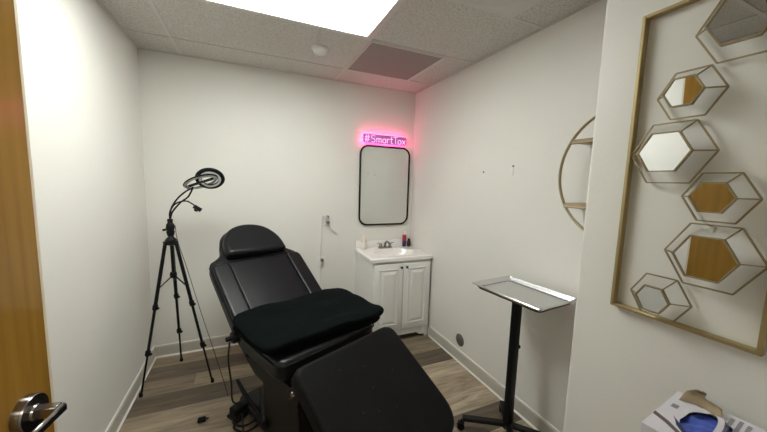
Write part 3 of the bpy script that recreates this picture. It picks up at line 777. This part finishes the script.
# ------------------------------------------------------------------ round wall shelf
sx, sy, sz, sr = 2.25, -2.131, 1.57, .312
t = thing('round_wall_shelf', 'round gold ring wall shelf with two wooden boards on the right wall', 'wall shelf', (W, sy, sz-sr))
bm = B(); ring(bm, (sx, sy, sz), (1,0,0), sr, .007, 80, 8); obj('ring_frame', bm, 'goldwire', t)
for z in (1.735, 1.417):
    hw = math.sqrt(sr*sr-(z-sz)**2)
    y_far = sy+hw-.004; y_near = max(sy-hw, JY+.002)
    bm = B(); box(bm, (sx-.006, y_near, z-.009), (W-.0005, y_far, z+.009), .002, 1); sh = obj('shelf_board', bm, 'shelfwood', t)
    bm = B(); tube(bm, [(sx-.008, y_near+.01, z-.011), (sx-.008, y_far, z-.011)], .005, 8); obj('front_rail', bm, 'goldwire', sh)

# ------------------------------------------------------------------ framed hexagon mirrors
fx_ = JX; fy0, fy1, fz0, fz1 = -2.382, -2.696, 1.143, 1.992
art = thing('mirror_wall_art', 'gold framed wall art of six hexagonal mirrors on the near right wall', 'wall art', (fx_, (fy0+fy1)/2, fz0))
bm = B(); fd = .022; fwid = .0095
for a, b in (((fy0-fwid, fz0),(fy0, fz1)), ((fy1, fz0),(fy1+fwid, fz1)), ((fy1+fwid, fz0),(fy0-fwid, fz0+fwid)), ((fy1+fwid, fz1-fwid),(fy0-fwid, fz1))):
    box(bm, (fx_-fd, a[0] if a[0] < b[0] else b[0], a[1]), (fx_-.001, max(a[0], b[0]), b[1]), .0015, 1)
obj('frame', bm, 'gold', art)
XO, XM = fx_-.014, fx_-.050
hexes = [(-2.597,1.892,.093,.060,0),(-2.5075,1.752,.0690,.0385,-.004),(-2.483,1.604,.0930,.0570,.014),(-2.588,1.490,.0690,.0395,0),(-2.590,1.343,.0920,.0585,.030),(-2.499,1.207,.0690,.0375,.040)]
def hexa(cy_, cz_, R, x_): return [V(x_, cy_+R*math.cos(PI/3*k), cz_+R*.99*math.sin(PI/3*k)) for k in range(6)]
for cy_, cz_, R, rm, tl in hexes:   # tl: each small mirror hangs a degree or two askew
    bm = B(); Ho = hexa(cy_, cz_, R, XO); Hm = hexa(cy_, cz_, rm, XM+.004)
    for k in range(6): bar(bm, Ho[k], Ho[(k+1) % 6], .0036, .0036, up=(1,0,0))
    for k in (0, 2, 3, 5)[:4]:
        if k in (0, 3): bar(bm, Ho[k], Hm[k], .003, .003, up=(0,.3,1))
    bar(bm, Ho[2], Hm[2], .0026, .0026, up=(0,1,.2))
    wf = obj('hexagon_wire', bm, 'goldwire', art, False)
    bm = B(); A_ = hexa(cy_, cz_, rm+.003, 0); B_ = hexa(cy_, cz_, rm-.0005, 0)
    for k in range(6):
        q = (k+1) % 6
        v = [bm.verts.new(V(xx+(p.y-cy_)*tl+(p.z-cz_)*(tl if tl < 0 else 0)*8, p.y, p.z)) for xx, L_ in ((XM+.006, A_), (XM-.005, A_), (XM-.005, B_), (XM+.006, B_)) for p in (L_[k], L_[q])]
        for i, j in ((0,2),(2,4),(4,6),(6,0)): bm.faces.new((v[i], v[i+1], v[j+1], v[j]))
    rim_ = obj('mirror_rim', bm, 'goldwire', art, False)
    bm = B(); prism(bm, [V(XM-.0015+(p.y-cy_)*tl+(p.z-cz_)*(tl if tl < 0 else 0)*8, p.y, p.z) for p in hexa(cy_, cz_, rm, 0)], (.004,0,0)); obj('mirror_glass', bm, 'mirror', rim_, False)

# ------------------------------------------------------------------ glove box on a cabinet below the art
gz = .985; gh = .075
t = thing('side_cabinet', 'white side cabinet under the glove box against the near right wall', 'cabinet', (1.70, -2.72, 0))
obj('body', bx((1.62, -2.88, 0), (JX-.002, -2.61, gz-gh-.022)), 'white', t, False)
obj('cabinet_top', bx((1.61, -2.89, gz-gh-.0215), (JX-.0015, -2.60, gz-gh-.001), .003, 1), 'white', t)
gm = Matrix.Translation((1.662, -2.661, gz)) @ Matrix.Rotation(math.radians(7), 4, 'Z')
g = thing('glove_box', 'open white carton of blue disposable gloves with a torn cardboard flap', 'glove box', gm @ V(0,0,-gh))
def PG(x_, y_, z_): return gm @ V(x_, y_, z_)
gx, gy = .110, .074
bm = B()
op = [(.074*math.cos(a)-.004, .040*math.sin(a)-.006) for a in [2*PI*k/28 for k in range(28)]]
outer = []
for a, b in op:   # rectangle point in same direction
    s_ = min(gx/abs(a) if a else 9, gy/abs(b) if b else 9); outer.append((a*s_, b*s_))
vo = [bm.verts.new(PG(a, b, 0)) for a, b in outer]; vi = [bm.verts.new(PG(a*(1+.05*math.sin(i*2.1)), b*(1+.05*math.sin(i*1.7)), 0)) for i, (a, b) in enumerate(op)]
n = 28
for k in range(n): bm.faces.new((vo[k], vo[(k+1) % n], vi[(k+1) % n], vi[k]))
co = [(-gx,-gy),(gx,-gy),(gx,gy),(-gx,gy)]
ct = [bm.verts.new(PG(a, b, 0)) for a, b in co]; cb_ = [bm.verts.new(PG(a, b, -gh)) for a, b in co]
for k in range(4): bm.faces.new((ct[k], ct[(k+1) % 4], cb_[(k+1) % 4], cb_[k]))
bm.faces.new(cb_)
for k in range(n):   # close the corners of the top
    a, b = outer[k], outer[(k+1) % n]
    for i, (cx_, cy_) in enumerate(co):
        if (abs(a[0]-cx_) < 1e-6 and abs(b[1]-cy_) < 1e-6) or (abs(b[0]-cx_) < 1e-6 and abs(a[1]-cy_) < 1e-6):
            if a != b: bm.faces.new((vo[k], vo[(k+1) % n], ct[i]))
obj('carton', bm, 'glovebox', g, False)
# printed bands, text bars, mark
def strip(pts, name, m, z=.0005):
    bm = B(); prism(bm, [PG(a, b, z) for a, b in pts], (0,0,.0004)); return obj(name, bm, m, g, False)
strip([(-.050,.0735),(-.036,.0735),(-.050,.045),(-.072,.018),(-.088,-.02),(-.098,-.02),(-.082,.02),(-.062,.048)], 'dark_band', 'carton_dark')
strip([(-.030,.040),(-.018,.046),(-.040,.028),(-.070,.004),(-.090,-.03),(-.098,-.03),(-.078,.008),(-.050,.032)], 'navy_band', 'carton_navy')
strip([(.018,.050),(.018,.062),(.036,.062),(.036,.050)], 'logo_mark', 'carton_text')
rnd = random.Random(3)
bm = B()
for row, yy in enumerate((-.030,-.043,-.056)):   # illegible small print
    xx = .012 + row*.004
    while xx < .092:
        w_ = rnd.uniform(.003,.007)
        prism(bm, [PG(a, b, .0005) for a, b in ((xx,yy),(xx+w_,yy),(xx+w_,yy+.007),(xx,yy+.007))], (0,0,.0003)); xx += w_+.0022
obj('small_print', bm, 'carton_text', g, False)
# gloves
bm = B(); nr, na = 10, 30; R_ = []
for i in range(nr+1):
    rr = i/nr; row = []
    for k in range(na):
        a = 2*PI*k/na; x_, y_ = .080*rr*math.cos(a)-.004, .046*rr*math.sin(a)-.006
        row.append(bm.verts.new(PG(x_, y_, -.012 + .010*(1-rr*rr) + .010*noise.noise(V(x_*45, y_*60, 1.3)))))
    R_.append(row)
for A_, B_ in zip(R_[1:], R_[2:]):
    for k in range(na): bm.faces.new((A_[k], A_[(k+1) % na], B_[(k+1) % na], B_[k]))
bm.faces.new(R_[1])
for r0 in (0,): bmesh.ops.delete(bm, geom=R_[0], context='VERTS')
ob = obj('gloves', bm, 'blueglove', g)
# silver-white strip across the opening
bm = B()
pa = spline([PG(-.080,-.010,.001), PG(-.045,-.020,.006), PG(.0,-.022,.009), PG(.05,-.016,.006), PG(.075,-.004,.001)], 6)
for a, b in zip(pa, pa[1:]): bar(bm, a, b, .010, .001)
obj('dispensing_film', bm, 'glovebox', g, False)
# torn flap folded up at the wall side
bm = B(); K = 14; rows = []
for j, (oy, oz) in enumerate(((.0,.0005),(.012,.016),(.022,.028),(.014,.036))):
    row = []
    for k in range(K+1):
        s_ = k/K
        # hinge line runs along the wall side of the opening
        x_ = .064 + .014*math.sin(s_*PI) + oy + .004*noise.noise(V(s_*9, j, .3))
        y_ = .060 - .075*s_ - j*.003*(1 if s_ < .5 else -1)
        z_ = oz*(.55+.45*math.sin(min(1, s_*1.3+.15)*PI)) + .004*noise.noise(V(s_*7, j*2.1, 4)) if j else .0005
        row.append(bm.verts.new(PG(x_, y_, max(.0004, z_))))
    rows.append(row)
for A_, B_ in zip(rows, rows[1:]):
    for k in range(K): bm.faces.new((A_[k], A_[k+1], B_[k+1], B_[k]))
o = obj('torn_flap', bm, 'card', g); md = o.modifiers.new('sol', 'SOLIDIFY'); md.thickness = .0018

# ------------------------------------------------------------------ added light in the unseen hall, world
t = thing('added_hall_light', 'added lit ceiling panel in the unseen hallway behind the doorway', 'ceiling light', (.7, -3.9, H))
M['lamp2'] = mat('added_hall_glow', (.8,.8,.8), .4, emit=(1.0,.93,.82), estr=9)  # invented hall panel, spills extra light through the doorway
obj('diffuser', bx((.1, -4.2, H-.01), (1.3, -3.6, H-.002)), 'lamp2', t)
w = bpy.data.worlds.new('world'); bpy.context.scene.world = w; w.use_nodes = True
w.node_tree.nodes['Background'].inputs[0].default_value = (.5,.5,.5,1); w.node_tree.nodes['Background'].inputs[1].default_value = .1

# ------------------------------------------------------------------ camera
yaw, pit, rol = .4138, -.11, .0297
cyw, syw, cp, sp = math.cos(yaw), math.sin(yaw), math.cos(pit), math.sin(pit)
fwd = V(syw*cp, cyw*cp, sp); right = V(cyw, -syw, 0); up = right.cross(fwd)
r2v = right*math.cos(rol) + up*math.sin(rol); u2 = -right*math.sin(rol) + up*math.cos(rol)
cam = bpy.data.cameras.new('camera'); co_ = bpy.data.objects.new('camera', cam); C.objects.link(co_)
co_.matrix_world = Matrix.Translation((.7458, -2.9445, 1.5034)) @ Matrix((r2v, u2, -fwd)).transposed().to_4x4()
cam.sensor_width = 36; cam.lens = 306.66/767*36; cam.clip_start = .02
S = bpy.context.scene; S.camera = co_
S.view_settings.view_transform = 'Standard'; S.view_settings.look = 'None'; S.view_settings.gamma = 1; S.view_settings.exposure = 0.0
for o in bpy.data.objects:
    if '_o' in o: del o['_o']
